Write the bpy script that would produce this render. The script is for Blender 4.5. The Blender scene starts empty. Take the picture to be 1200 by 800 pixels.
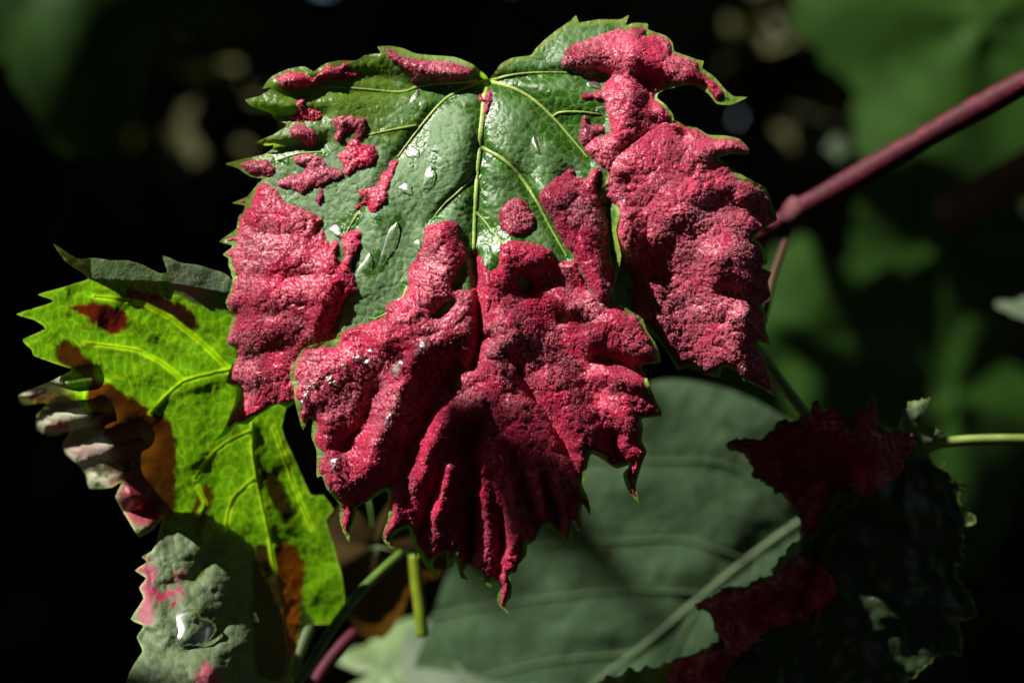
import bpy, math, random
import numpy as np
from mathutils import Vector, Matrix

random.seed(7); np.random.seed(7)
sc = bpy.context.scene
C = sc.collection
R = math.radians

# ------------------------------------------------------------------ camera
CAM = Vector((0.0, -0.40, 1.20))
cd = bpy.data.cameras.new('camera'); cam = bpy.data.objects.new('camera', cd); C.objects.link(cam)
cam.location = CAM; cam.rotation_euler = (R(90), 0, 0)
cd.lens = 60; cd.sensor_width = 36; cd.clip_start = 0.01; cd.clip_end = 400
cd.dof.use_dof = True; cd.dof.focus_distance = 0.402; cd.dof.aperture_fstop = 7.4; cd.dof.aperture_blades = 0
sc.camera = cam

# ------------------------------------------------------------------ sky, sun, exposure
SUN = Vector((-0.58, -0.35, 0.72)).normalized()
w = bpy.data.worlds.new('World'); sc.world = w; w.use_nodes = True
nt = w.node_tree; nt.nodes.clear()
wo = nt.nodes.new('ShaderNodeOutputWorld'); bg = nt.nodes.new('ShaderNodeBackground'); sk = nt.nodes.new('ShaderNodeTexSky')
sk.sky_type = 'NISHITA'; sk.sun_disc = False
sk.sun_elevation = math.asin(SUN.z); sk.sun_rotation = math.atan2(SUN.x, SUN.y)
bg.inputs[1].default_value = 0.05
nt.links.new(sk.outputs[0], bg.inputs[0]); nt.links.new(bg.outputs[0], wo.inputs[0])
ld = bpy.data.lights.new('sun', 'SUN'); sun = bpy.data.objects.new('sun', ld); C.objects.link(sun)
ld.energy = 5.0; ld.angle = R(0.55); ld.color = (1.0, 0.95, 0.87)
sun.rotation_euler = SUN.to_track_quat('Z', 'Y').to_euler(); sun.location = (-2, -1, 4)
sc.view_settings.view_transform = 'Standard'; sc.view_settings.look = 'None'
sc.view_settings.exposure = 1.02; sc.view_settings.gamma = 1.0; sc.view_settings.use_curve_mapping = False
sc.render.engine = 'CYCLES'
sc.cycles.use_denoising = True
sc.cycles.max_bounces = 8; sc.cycles.transmission_bounces = 6; sc.cycles.sample_clamp_indirect = 4
sc.cycles.caustics_reflective = False; sc.cycles.caustics_refractive = False

# ------------------------------------------------------------------ numeric helpers
S = 0.0002                                     # one unit of the sculpting grid = 0.2 mm at the focus plane
def world(px, py, h):                          # grid position and height towards the viewer -> metres
    d = 0.4 - h * S
    k = S * d / 0.4
    return np.stack([(px - 600) * k, -h * S + 0 * px, 1.2 + (400 - py) * k], -1)
def wpt(px, py, h): return Vector(world(np.array(float(px)), np.array(float(py)), np.array(float(h))))

def hsh(ix, iy, s):
    n = (ix.astype(np.int64) * 374761393 + iy.astype(np.int64) * 668265263 + s * 974634777) & 0x7fffffff
    n = ((n ^ (n >> 13)) * 1274126177) & 0x7fffffff
    n = ((n ^ (n >> 16)) * 668265263) & 0x7fffffff
    return ((n ^ (n >> 15)) & 0xffffff) / float(0xffffff)
def vn(x, y, s=0):
    ix = np.floor(x); iy = np.floor(y); fx = x - ix; fy = y - iy
    u = fx*fx*fx*(fx*(fx*6-15)+10); v = fy*fy*fy*(fy*(fy*6-15)+10)
    a = hsh(ix, iy, s); b = hsh(ix+1, iy, s); c = hsh(ix, iy+1, s); d = hsh(ix+1, iy+1, s)
    return (a*(1-u)+b*u)*(1-v) + (c*(1-u)+d*u)*v
def fbm(x, y, s=0, o=4):
    r = 0*x; a = 0.5; t = 0
    for k in range(o):
        r = r + a*vn(x, y, s+k*17); t += a; a *= 0.5; x = x*2.03+11.3; y = y*2.03+5.7
    return r/t
def worley(x, y, s=0):
    ix = np.floor(x); iy = np.floor(y)
    f1 = np.full(x.shape, 9.0); f2 = np.full(x.shape, 9.0); cid = np.zeros(x.shape)
    for dx in (-1, 0, 1):
        for dy in (-1, 0, 1):
            cx = ix+dx; cy = iy+dy
            h1 = hsh(cx, cy, s); h2 = hsh(cx, cy, s+101)
            d = np.hypot(cx+h1-x, cy+h2-y)
            m = d < f1
            f2 = np.where(m, f1, np.minimum(f2, d)); f1 = np.where(m, d, f1); cid = np.where(m, hsh(cx, cy, s+202), cid)
    return f1, f2, cid
def bump(x, y, s=0):
    f1, f2, c = worley(x, y, s)
    return np.clip(1-f1*f1*1.15, 0, 1)
def ss(a, b, x):
    t = np.clip((x-a)/(b-a), 0, 1); return t*t*(3-2*t)
def crom(pts, n=4, closed=True):
    p = np.array(pts, float); m = len(p); out = []
    for i in range(m if closed else m-1):
        if closed: p0, p1, p2, p3 = p[(i-1) % m], p[i], p[(i+1) % m], p[(i+2) % m]
        else: p0, p1, p2, p3 = p[max(i-1, 0)], p[i], p[i+1], p[min(i+2, m-1)]
        for k in range(n):
            t = k/n
            out.append(0.5*((2*p1)+(p2-p0)*t+(2*p0-5*p1+4*p2-p3)*t*t+(-p0+3*p1-3*p2+p3)*t**3))
    if not closed: out.append(p[-1])
    return np.array(out)
def soft(pts, n=4, k=0.55):                    # Catmull-Rom with the overshoot damped
    p = np.array(pts, float); a = crom(p, n); m = len(p)
    b = np.concatenate([p[i]+(p[(i+1) % m]-p[i])*np.arange(n)[:, None]/n for i in range(m)])
    return a*k+b*(1-k)
def sdpoly(P, x, y):                           # signed distance, positive inside
    P = np.asarray(P, float); d = np.full(x.shape, 1e18); ins = np.zeros(x.shape, bool)
    m = len(P)
    for i in range(m):
        ax, ay = P[i]; bx, by = P[(i+1) % m]
        ex, ey = bx-ax, by-ay; L = ex*ex+ey*ey
        if L < 1e-12: continue
        wx = x-ax; wy = y-ay
        t = np.clip((wx*ex+wy*ey)/L, 0, 1)
        d = np.minimum(d, (wx-t*ex)**2+(wy-t*ey)**2)
        if ay != by:
            c = (ay > y) != (by > y)
            ins ^= c & (x < ex*(y-ay)/(by-ay)+ax)
    d = np.sqrt(d)
    return np.where(ins, d, -d)
def dline(P, x, y):                            # distance to a polyline and position along it (0..1)
    P = np.asarray(P, float); best = np.full(x.shape, 1e18); tt = np.zeros(x.shape)
    ln = np.hypot(*(P[1:]-P[:-1]).T); cum = np.concatenate([[0], np.cumsum(ln)]); tot = cum[-1]
    for i in range(len(P)-1):
        a = P[i]; e = P[i+1]-a; L = max(e@e, 1e-9)
        t = np.clip(((x-a[0])*e[0]+(y-a[1])*e[1])/L, 0, 1)
        d = (x-a[0]-t*e[0])**2+(y-a[1]-t*e[1])**2
        m = d < best; best = np.where(m, d, best); tt = np.where(m, (cum[i]+t*ln[i])/tot, tt)
    return np.sqrt(best), tt
def strokes(L, x, y):
    h = 0*x
    for amp, wd, pts in L:
        pts = np.array(pts, float)
        lo = pts.min(0)-3.2*wd; hi = pts.max(0)+3.2*wd
        m = (x > lo[0]) & (x < hi[0]) & (y > lo[1]) & (y < hi[1])
        if not m.any(): continue
        d, t = dline(pts, x[m], y[m])
        h[m] += amp*np.exp(-(d/wd)**2)
    return h
def mixc(a, b, t): return a*(1-t)[:, None]+np.asarray(b)[None, :]*t[:, None]

# ------------------------------------------------------------------ scene helpers
def tag(o, label=None, cat=None, group=None, kind=None):
    if label: o['label'] = label
    if cat: o['category'] = cat
    if group: o['group'] = group
    if kind: o['kind'] = kind
    return o
def empty(name, loc, label, cat, group=None):
    o = bpy.data.objects.new(name, None); C.objects.link(o); o.location = loc; o.empty_display_size = 0.01
    return tag(o, label, cat, group)
def mesh_obj(name, V, F, mat, parent=None, col=None, extra=None, smooth=True):
    V = np.asarray(V, float)
    if parent is not None: V = V-np.array(parent.location)
    me = bpy.data.meshes.new(name)
    me.from_pydata(V, [], F)
    if col is not None:
        a = me.color_attributes.new('col', 'FLOAT_COLOR', 'POINT')
        c4 = np.ones((len(V), 4), np.float32); c4[:, :3] = col; a.data.foreach_set('color', c4.ravel())
    for k, v in (extra or {}).items():
        a = me.attributes.new(k, 'FLOAT', 'POINT'); a.data.foreach_set('value', np.asarray(v, np.float32))
    if smooth: me.shade_smooth()
    me.update()
    me.materials.append(mat)
    o = bpy.data.objects.new(name, me); C.objects.link(o)
    if parent is not None: o.parent = parent
    return o
def grid_sheet(box, step, ffun, surf):
    """heightfield sheet over the region where ffun > 0; surf(x, y, f) -> h, colour, extra"""
    x0, y0, x1, y1 = box
    xs = np.arange(x0, x1+step, step); ys = np.arange(y0, y1+step, step)
    X, Y = np.meshgrid(xs, ys)
    f = ffun(X.ravel(), Y.ravel()).reshape(X.shape)
    gy, gx = np.gradient(f, step)
    ins = f > 0
    cell = ins[:-1, :-1] | ins[1:, :-1] | ins[1:, 1:] | ins[:-1, 1:]
    used = np.zeros(f.shape, bool)
    used[:-1, :-1] |= cell; used[1:, :-1] |= cell; used[1:, 1:] |= cell; used[:-1, 1:] |= cell
    g2 = np.maximum(gx*gx+gy*gy, 0.25)
    k = np.where(ins, 0, f/g2)
    lim = 1.3*step
    X = X-np.clip(gx*k, -lim, lim); Y = Y-np.clip(gy*k, -lim, lim)
    idx = -np.ones(f.shape, np.int64); idx[used] = np.arange(used.sum())
    q = np.stack([idx[:-1, :-1], idx[1:, :-1], idx[1:, 1:], idx[:-1, 1:]], -1)[cell]
    x = X[used]; y = Y[used]; ff = np.maximum(f[used], 0)
    h, col, ex = surf(x, y, ff)
    return world(x, y, h), q, col, ex
def tube(path, rad, n=10, cap=True):
    path = [Vector(p) for p in path]; V = []; F = []
    m = len(path); up = None
    for i, p in enumerate(path):
        t = (path[min(i+1, m-1)]-path[max(i-1, 0)]).normalized()
        if up is None: up = t.orthogonal().normalized()
        up = (up-t*up.dot(t)).normalized(); sd = t.cross(up)
        r = rad[i] if hasattr(rad, '__len__') else rad
        for k in range(n):
            a = 2*math.pi*k/n
            V.append(p+(up*math.cos(a)+sd*math.sin(a))*r)
    for i in range(m-1):
        for k in range(n):
            F.append((i*n+k, i*n+(k+1) % n, (i+1)*n+(k+1) % n, (i+1)*n+k))
    if cap:
        F.append(tuple(range(n-1, -1, -1))); F.append(tuple((m-1)*n+k for k in range(n)))
    return np.array([tuple(v) for v in V]), F
def rib(pts, w0, w1, hf, rise, sub=10):
    """raised vein that follows a heightfield"""
    P = crom(pts, sub, False); m = len(P)
    T = np.gradient(P, axis=0); T /= np.maximum(np.hypot(*T.T), 1e-6)[:, None]
    N = np.stack([-T[:, 1], T[:, 0]], 1); V = []; n = 7
    for i in range(m):
        wd = w0+(w1-w0)*i/(m-1)
        wd *= 0.9+0.2*vn(np.array([i*0.31]), np.array([pts[0][0]*0.1]), 5)[0]
        for k in range(n):
            a = math.pi*k/(n-1)
            q = P[i]+N[i]*wd*math.cos(a)
            V.append((q[0], q[1], rise*wd*math.sin(a)-0.35*wd))
    V = np.array(V)
    c = np.repeat(hf(P[:, 0], P[:, 1]), n)
    W = world(V[:, 0], V[:, 1], c+V[:, 2])
    F = []
    for i in range(m-1):
        for k in range(n-1):
            F.append((i*n+k, i*n+k+1, (i+1)*n+k+1, (i+1)*n+k))
    return W, F

# ------------------------------------------------------------------ materials
def newmat(name):
    m = bpy.data.materials.new(name); m.use_nodes = True; t = m.node_tree; t.nodes.clear()
    out = t.nodes.new('ShaderNodeOutputMaterial'); return m, t, out
def leaf_mat(name, colour=None, rough=0.4, trans=0.35, spec=0.5, bump_scale=900, bump_d=0.0002, bump_s=0.35, tgain=(1.9, 2.35, 0.5), noise_col=0.3):
    m, t, out = newmat(name); N = t.nodes; Lk = t.links
    tc = N.new('ShaderNodeTexCoord')
    if colour is None:
        ca = N.new('ShaderNodeAttribute'); ca.attribute_name = 'col'; c = ca.outputs['Color']
        ra = N.new('ShaderNodeAttribute'); ra.attribute_name = 'rough'; r = ra.outputs['Fac']
        ta = N.new('ShaderNodeAttribute'); ta.attribute_name = 'trans'; tr = ta.outputs['Fac']
    else:
        nz = N.new('ShaderNodeTexNoise'); nz.inputs['Scale'].default_value = 60; nz.inputs['Detail'].default_value = 6
        Lk.new(tc.outputs['Object'], nz.inputs['Vector'])
        rp = N.new('ShaderNodeValToRGB'); rp.color_ramp.elements[0].position = 0.3; rp.color_ramp.elements[1].position = 0.7
        rp.color_ramp.elements[0].color = tuple(v*(1-noise_col) for v in colour)+(1,)
        rp.color_ramp.elements[1].color = tuple(min(1, v*(1+noise_col)) for v in colour)+(1,)
        Lk.new(nz.outputs['Fac'], rp.inputs['Fac']); c = rp.outputs['Color']; r = None; tr = None
    nb = N.new('ShaderNodeTexNoise'); nb.inputs['Scale'].default_value = bump_scale; nb.inputs['Detail'].default_value = 4
    Lk.new(tc.outputs['Object'], nb.inputs['Vector'])
    bp = N.new('ShaderNodeBump'); bp.inputs['Strength'].default_value = bump_s; bp.inputs['Distance'].default_value = bump_d
    Lk.new(nb.outputs['Fac'], bp.inputs['Height'])
    pr = N.new('ShaderNodeBsdfPrincipled'); pr.inputs['Specular IOR Level'].default_value = spec; pr.inputs['Roughness'].default_value = rough
    Lk.new(c, pr.inputs['Base Color']); Lk.new(bp.outputs['Normal'], pr.inputs['Normal'])
    if r is not None: Lk.new(r, pr.inputs['Roughness'])
    mu = N.new('ShaderNodeMix'); mu.data_type = 'RGBA'; mu.blend_type = 'MULTIPLY'; mu.inputs[0].default_value = 1
    Lk.new(c, mu.inputs[6]); mu.inputs[7].default_value = tgain+(1,); mu.clamp_result = False
    tl = N.new('ShaderNodeBsdfTranslucent'); Lk.new(mu.outputs[2], tl.inputs['Color'])
    mx = N.new('ShaderNodeMixShader'); mx.inputs[0].default_value = trans
    if tr is not None: Lk.new(tr, mx.inputs[0])
    Lk.new(pr.outputs[0], mx.inputs[1]); Lk.new(tl.outputs[0], mx.inputs[2]); Lk.new(mx.outputs[0], out.inputs[0])
    return m
def gall_mat():
    m, t, out = newmat('gall_felt'); N = t.nodes; Lk = t.links
    ca = N.new('ShaderNodeAttribute'); ca.attribute_name = 'col'
    tc = N.new('ShaderNodeTexCoord')
    nb = N.new('ShaderNodeTexNoise'); nb.inputs['Scale'].default_value = 2600; nb.inputs['Detail'].default_value = 3
    Lk.new(tc.outputs['Object'], nb.inputs['Vector'])
    bp = N.new('ShaderNodeBump'); bp.inputs['Strength'].default_value = 0.6; bp.inputs['Distance'].default_value = 0.00015
    Lk.new(nb.outputs['Fac'], bp.inputs['Height'])
    pr = N.new('ShaderNodeBsdfPrincipled'); pr.inputs['Roughness'].default_value = 0.38; pr.inputs['Specular IOR Level'].default_value = 0.35
    Lk.new(ca.outputs['Color'], pr.inputs['Base Color']); Lk.new(bp.outputs['Normal'], pr.inputs['Normal'])
    tl = N.new('ShaderNodeBsdfTranslucent'); Lk.new(ca.outputs['Color'], tl.inputs['Color'])
    mx = N.new('ShaderNodeMixShader'); mx.inputs[0].default_value = 0.10
    Lk.new(pr.outputs[0], mx.inputs[1]); Lk.new(tl.outputs[0], mx.inputs[2]); Lk.new(mx.outputs[0], out.inputs[0])
    return m
def stem_mat(name, c1, c2, rough=0.4, scale=120, speck=None):
    m, t, out = newmat(name); N = t.nodes; Lk = t.links
    tc = N.new('ShaderNodeTexCoord')
    nz = N.new('ShaderNodeTexNoise'); nz.inputs['Scale'].default_value = scale; nz.inputs['Detail'].default_value = 5
    Lk.new(tc.outputs['Object'], nz.inputs['Vector'])
    rp = N.new('ShaderNodeValToRGB'); rp.color_ramp.elements[0].position = 0.35; rp.color_ramp.elements[1].position = 0.68
    rp.color_ramp.elements[0].color = c1+(1,); rp.color_ramp.elements[1].color = c2+(1,)
    if speck: e = rp.color_ramp.elements.new(0.74); e.color = speck+(1,)
    Lk.new(nz.outputs['Fac'], rp.inputs['Fac'])
    bp = N.new('ShaderNodeBump'); bp.inputs['Strength'].default_value = 0.4; bp.inputs['Distance'].default_value = 0.0004
    Lk.new(nz.outputs['Fac'], bp.inputs['Height'])
    pr = N.new('ShaderNodeBsdfPrincipled'); pr.inputs['Roughness'].default_value = rough; pr.inputs['Specular IOR Level'].default_value = 0.25
    Lk.new(rp.outputs[0], pr.inputs['Base Color']); Lk.new(bp.outputs[0], pr.inputs['Normal']); Lk.new(pr.outputs[0], out.inputs[0])
    return m
def water_mat():
    m, t, out = newmat('water'); N = t.nodes; Lk = t.links
    gl = N.new('ShaderNodeBsdfGlossy'); gl.inputs['Roughness'].default_value = 0.29; gl.inputs['Color'].default_value = (1, 1, 1, 1)
    tr = N.new('ShaderNodeBsdfTransparent'); tr.inputs['Color'].default_value = (0.93, 0.96, 0.93, 1)
    fr = N.new('ShaderNodeFresnel'); fr.inputs['IOR'].default_value = 1.42
    mx = N.new('ShaderNodeMixShader'); Lk.new(fr.outputs[0], mx.inputs[0]); Lk.new(tr.outputs[0], mx.inputs[1]); Lk.new(gl.outputs[0], mx.inputs[2])
    Lk.new(mx.outputs[0], out.inputs[0]); return m
M_LEAF = leaf_mat('leaf_blade', None, 0.4, 0.35, 0.42, 1500, 0.0003, 0.6)
M_GALL = gall_mat()
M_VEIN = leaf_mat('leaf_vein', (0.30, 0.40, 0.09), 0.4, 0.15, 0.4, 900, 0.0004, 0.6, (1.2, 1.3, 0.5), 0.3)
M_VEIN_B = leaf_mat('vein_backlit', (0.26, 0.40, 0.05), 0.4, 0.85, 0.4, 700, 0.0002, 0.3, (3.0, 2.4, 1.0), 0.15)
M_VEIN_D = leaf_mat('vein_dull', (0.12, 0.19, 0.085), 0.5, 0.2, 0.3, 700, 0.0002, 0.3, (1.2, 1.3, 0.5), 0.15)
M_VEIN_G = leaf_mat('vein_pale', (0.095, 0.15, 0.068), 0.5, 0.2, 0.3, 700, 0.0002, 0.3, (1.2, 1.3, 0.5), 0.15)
M_BG = leaf_mat('leaf_background', (0.026, 0.075, 0.008), 0.55, 0.3, 0.3, 200, 0.0005, 0.3)
M_BG2 = leaf_mat('leaf_dull', (0.09, 0.13, 0.075), 0.6, 0.25, 0.3, 200, 0.0005, 0.3)
M_BROWN = leaf_mat('leaf_brown', (0.09, 0.055, 0.015), 0.6, 0.4, 0.3, 200, 0.0005, 0.3, (1.5, 1.1, 0.4))
M_PALE = leaf_mat('leaf_pale', (0.13, 0.19, 0.08), 0.55, 0.3, 0.3, 300, 0.0004, 0.3)
M_HEDGE = leaf_mat('foliage_dark', (0.075, 0.075, 0.030), 0.7, 0.15, 0.2, 50, 0.001, 0.2, (1, 1.2, 0.5), 0.6)
M_CANE = stem_mat('cane_bark', (0.030, 0.002, 0.006), (0.085, 0.005, 0.016), 0.66, 330, (0.34, 0.14, 0.14))
M_NODE = stem_mat('node_bark', (0.06, 0.012, 0.02), (0.14, 0.04, 0.05), 0.7, 300)
M_GREENSTEM = stem_mat('green_stem', (0.16, 0.24, 0.05), (0.26, 0.34, 0.10), 0.4, 150)
M_DARKSTEM = stem_mat('dark_green_stem', (0.05, 0.10, 0.015), (0.09, 0.16, 0.025), 0.4, 150)
M_STUB = stem_mat('stub_stem', (0.10, 0.15, 0.008), (0.17, 0.22, 0.015), 0.5, 150)
M_PINKSTEM = stem_mat('pink_stem', (0.34, 0.04, 0.08), (0.48, 0.10, 0.14), 0.4, 150)
M_BROWNSTEM = stem_mat('brown_stem', (0.06, 0.03, 0.02), (0.12, 0.06, 0.035), 0.8, 90)
M_WATER = water_mat()

# ------------------------------------------------------------------ the setting: soil and shady thicket
def soil():
    m, t, out = newmat('soil'); N = t.nodes; Lk = t.links
    tc = N.new('ShaderNodeTexCoord'); nz = N.new('ShaderNodeTexNoise'); nz.inputs['Scale'].default_value = 9; nz.inputs['Detail'].default_value = 9
    Lk.new(tc.outputs['Object'], nz.inputs['Vector'])
    rp = N.new('ShaderNodeValToRGB'); rp.color_ramp.elements[0].color = (0.018, 0.013, 0.008, 1); rp.color_ramp.elements[1].color = (0.07, 0.05, 0.03, 1)
    Lk.new(nz.outputs['Fac'], rp.inputs[0])
    bp = N.new('ShaderNodeBump'); bp.inputs['Distance'].default_value = 0.05; Lk.new(nz.outputs['Fac'], bp.inputs['Height'])
    pr = N.new('ShaderNodeBsdfPrincipled'); pr.inputs['Roughness'].default_value = 0.95
    Lk.new(rp.outputs[0], pr.inputs['Base Color']); Lk.new(bp.outputs[0], pr.inputs['Normal']); Lk.new(pr.outputs[0], out.inputs[0]); return m
gx = np.concatenate([[-200, -60, -20], np.arange(-8, 8.1, 0.5), [20, 60, 200]])
GX, GY = np.meshgrid(gx, gx); GZ = 0.08*fbm(GX.ravel()*0.7, GY.ravel()*0.7, 3)-0.05
n = len(gx); I = np.arange(n*n).reshape(n, n)
mesh_obj('ground', np.stack([GX.ravel(), GY.ravel(), GZ], 1), np.stack([I[:-1, :-1], I[:-1, 1:], I[1:, 1:], I[1:, :-1]], -1).reshape(-1, 4), soil())['kind'] = 'structure'

def leaf_cloud(name, pts, size, mat, label, cat, flat=0.0):
    n = len(pts); rs = np.random.RandomState(len(name)+n)
    base = np.array([(0, -0.5, 0), (0.42, -0.1, 0.08), (0.26, 0.22, 0.03), (0, 0.62, -0.1), (-0.26, 0.22, 0.03), (-0.42, -0.1, 0.08), (0, 0.0, -0.02)])
    tri = np.array([(6, 0, 1), (6, 1, 2), (6, 2, 3), (6, 3, 4), (6, 4, 5), (6, 5, 0)])
    a = rs.uniform(0, 2*np.pi, n); nz = rs.normal(0, 1, (n, 3)); nz[:, 2] = np.abs(nz[:, 2])*(1+flat*3)+flat; nz /= np.linalg.norm(nz, axis=1)[:, None]
    ref = np.stack([np.cos(a), np.sin(a), 0.2+0*a], 1)
    u = np.cross(nz, ref); u /= np.linalg.norm(u, axis=1)[:, None]; v = np.cross(nz, u)
    s = size*rs.uniform(0.6, 1.3, n)
    V = pts[:, None, :]+s[:, None, None]*(base[None, :, 0:1]*u[:, None]+base[None, :, 1:2]*v[:, None]+base[None, :, 2:3]*nz[:, None])
    F = (tri[None]+(np.arange(n)*7)[:, None, None]).reshape(-1, 3)
    o = mesh_obj(name, V.reshape(-1, 3), F, mat, smooth=False)
    return tag(o, label, cat, kind='stuff')
def open_to_sun(P, spots, near=0.02):                        # leave out leaves that stand between the sun and these spots
    k = np.ones(len(P), bool); sv = np.array(SUN)
    for c, r in spots:
        d = P-np.array(c); t = d@sv
        k &= (t < near) | (np.linalg.norm(d-t[:, None]*sv, axis=1) > r)
    return k
SPOTS = [(wpt(70, 10, -2400), 0.12), (wpt(1185, 20, -3700), 0.12), (wpt(950, 390, -3700), 0.075), (wpt(1090, 320, -4700), 0.06), (wpt(1130, 470, -4200), 0.07), (wpt(215, 90, -17500), 0.24), (wpt(130, 160, -17500), 0.18), (wpt(280, 150, -17500), 0.18), (wpt(870, 60, -17500), 0.22), (wpt(60, 330, -17500), 0.12), (wpt(1040, 130, -17500), 0.16),
         (wpt(985, 168, -5000), 0.07), (wpt(440, 785, -1000), 0.075), (wpt(1200, 360, -1000), 0.06), (wpt(490, 700, -420), 0.05), (wpt(940, 480, -250), 0.05)]
rs = np.random.RandomState(3)
N1 = 30000                                        # thicket walls: the seen back, and unseen sides added to keep light out
side = rs.rand(N1)
xx = np.where(side < 0.5, rs.uniform(-3.2, 3.2, N1), np.where(side < 0.75, -1.9, 1.9)+rs.normal(0, 0.25, N1))
yy = np.where(side < 0.5, 3.6+rs.normal(0, 0.3, N1), rs.uniform(0.6, 3.8, N1))
TP = np.stack([xx, yy, 4.2*rs.rand(N1)], 1)
dpt = (TP[:, 1]+0.4)/0.4; tpx = 600+TP[:, 0]/dpt/S; tpy = 400-(TP[:, 2]-1.2)/dpt/S
kp = np.ones(N1, bool)
for a_, b_, r_ in ((55, 245, 15), (140, 240, 19), (212, 238, 16), (850, 110, 16)): kp &= np.hypot(tpx-a_, (tpy-b_)*1.3) > r_       # chinks of sky in the thicket
kp &= open_to_sun(TP, SPOTS, 0.06)
leaf_cloud('thicket_foliage', TP[kp], 0.24, M_HEDGE, 'deep shaded thicket foliage filling the dark background', 'foliage')
N2 = 8000                                         # unseen leafy roof added behind the leaf to shade the background
yy = rs.uniform(0.16, 4.0, N2); xx = rs.uniform(-3, 3, N2)
zz = 1.2+0.235*(yy+0.4)+0.06+rs.uniform(0, 0.45, N2)
CP = np.stack([xx, yy, zz], 1); CP = CP[(yy < 1.8) | (rs.rand(N2) < 0.45)]
leaf_cloud('canopy_foliage', CP[open_to_sun(CP, SPOTS)], 0.15, M_HEDGE, 'unseen leafy canopy added over the background to keep it in shade', 'foliage', 0.6)

# unseen leaves added over the viewer to hold off sky light, sun shaft open
N3 = 15000
xx = rs.uniform(-2.2, 2.2, N3); yy = rs.uniform(-1.5, 0.3, N3); zz = rs.uniform(1.75, 2.25, N3)
t = (yy-0.0)/(SUN.y)                              # slide each leaf down the sun's rays to the plane of the galled leaf
fx_ = (xx-SUN.x*t)/S+600; fz_ = 400-(zz-SUN.z*t-1.2)/S
SHAFT = np.array([(-330,660),(-360,100),(-260,-120),(100,-120),(520,-60),(900,-60),(1300,-20),(1300,130),(1010,330),(960,460),(850,500),(780,640),(600,760),(400,860),(120,860)], float)
dd = sdpoly(SHAFT, fx_, fz_)
ok = (dd < -0.07/S) & open_to_sun(np.stack([xx, yy, zz], 1), SPOTS)
kx = SUN.x/SUN.y; kz = -SUN.z/SUN.y               # smaller gaps: glances on the broad leaf and the cane
for hd, G in ((-760, [(700,440),(900,430),(960,560),(820,640),(560,700),(560,560)]), (-330, [(850,240),(1000,160),(1110,110),(1110,180),(1000,240),(880,310)]), (-230, [(1080,60),(1300,-20),(1300,120),(1080,190)])):
    P_ = (np.array(G, float)-(600, 400))*(0.4-hd*S)/0.4+(600, 400); P_[:, 0] += kx*hd; P_[:, 1] += kz*hd
    ok &= sdpoly(P_, fx_, fz_) < -0.085/S
leaf_cloud('canopy_foliage', np.stack([xx, yy, zz], 1)[ok], 0.09, M_HEDGE, 'unseen foliage added overhead to block sky light, with a gap for the sun', 'foliage', 0.4)

N4 = 5200                                         # unseen foliage added behind the viewer to cut sky light
WP = np.stack([rs.uniform(-2.6, 2.6, N4), -1.9+rs.normal(0, 0.15, N4), rs.uniform(0, 2.3, N4)], 1)
leaf_cloud('vine_row_foliage', WP, 0.17, M_HEDGE, 'unseen row of foliage added behind the viewer to dim the sky light', 'foliage')

# ------------------------------------------------------------------ the large galled leaf
OUT_A = [(573,93),(568,87),(553,75),(533,67),(507,65),(487,63),(473,57),(457,54),(442,55),(446,62),(427,65),(417,71),(397,71),(383,74),(373,80),(367,84),(357,78),(337,81),(318,90),(307,104),
 (322,102),(303,113),(287,117),(295,125),(317,133),(323,141),(337,146),(320,158),(299,167),(312,171),(323,170),(310,181),(290,185),(264,192),(278,197),(293,207),(309,210),(303,214),(290,230),(272,238),(287,241),(283,253),(277,268),
 (257,283),(273,288),(261,298),(268,303),(270,314),(275,328),(330,334),(385,335),(402,360),(394,396),(380,400),(355,408),(343,430),
 (339,440),(344,453),(345,467),(349,485),(355,504),(362,490),(366,492),(365,512),(371,528),(371,559),(377,557),(383,573),(397,590),(398,610),(402,623),(409,635),(410,620),(417,603),(418,595),(437,584),(453,575),(455,590),(455,607),(450,620),(448,631),(455,640),(464,644),(458,632),(467,622),(478,618),(482,630),(486,640),(487,656),(490,643),(495,657),(503,670),(515,678),(507,662),(513,650),(523,647),(524,666),(532,662),(533,650),(537,667),(540,677),(549,679),(543,670),(550,662),(558,670),(570,685),(575,688),(580,680),(587,687),(583,697),(583,707),(597,720),(592,710),(598,702),(600,687),(597,673),(605,670),(607,662),(617,650),(618,639),(627,633),(635,618),(643,618),(660,627),(665,637),(675,645),(670,633),(672,613),(677,623),(682,617),(681,603),(683,590),(691,603),(692,596),(688,580),(683,570),(689,544),(693,531),(709,540),(722,549),(739,544),(730,555),(735,573),(749,590),(745,570),(750,551),(755,536),(758,529),(752,516),(754,501),(752,490),(777,487),(770,473),(762,453),(757,440),(752,428),(774,425),(773,413),(767,400),(758,387),(753,373),(740,365),(727,357),(713,357),
 (722,330),(728,300),(722,270),(727,247),(714,225),(717,200),(742,172),(790,141),(780,123),(770,115),(773,108),(793,102),(813,100),(830,110),(840,122),(857,123),(876,114),(860,113),(850,105),(837,90),(823,80),(825,72),(817,70),(803,65),(790,60),(788,50),(780,42),(760,35),(759,28),(743,27),(733,30),(737,18),(727,23),(703,23),(683,26),(678,26),(675,18),(668,25),(653,35),(637,48),(627,58),(622,65),(600,68),(587,75),(578,87)]
OUT_B = [(283,250),(277,268),(268,303),(268,312),(273,323),(270,340),(264,355),(272,370),(267,390),(264,404),(277,409),(272,427),(264,448),(277,454),(275,473),(260,507),(247,519),(267,508),(277,497),(290,497),(300,488),(313,480),(325,473),(337,478),(343,474),(370,455),(392,430),(405,395),(415,355),(400,320),(330,300)]
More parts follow.
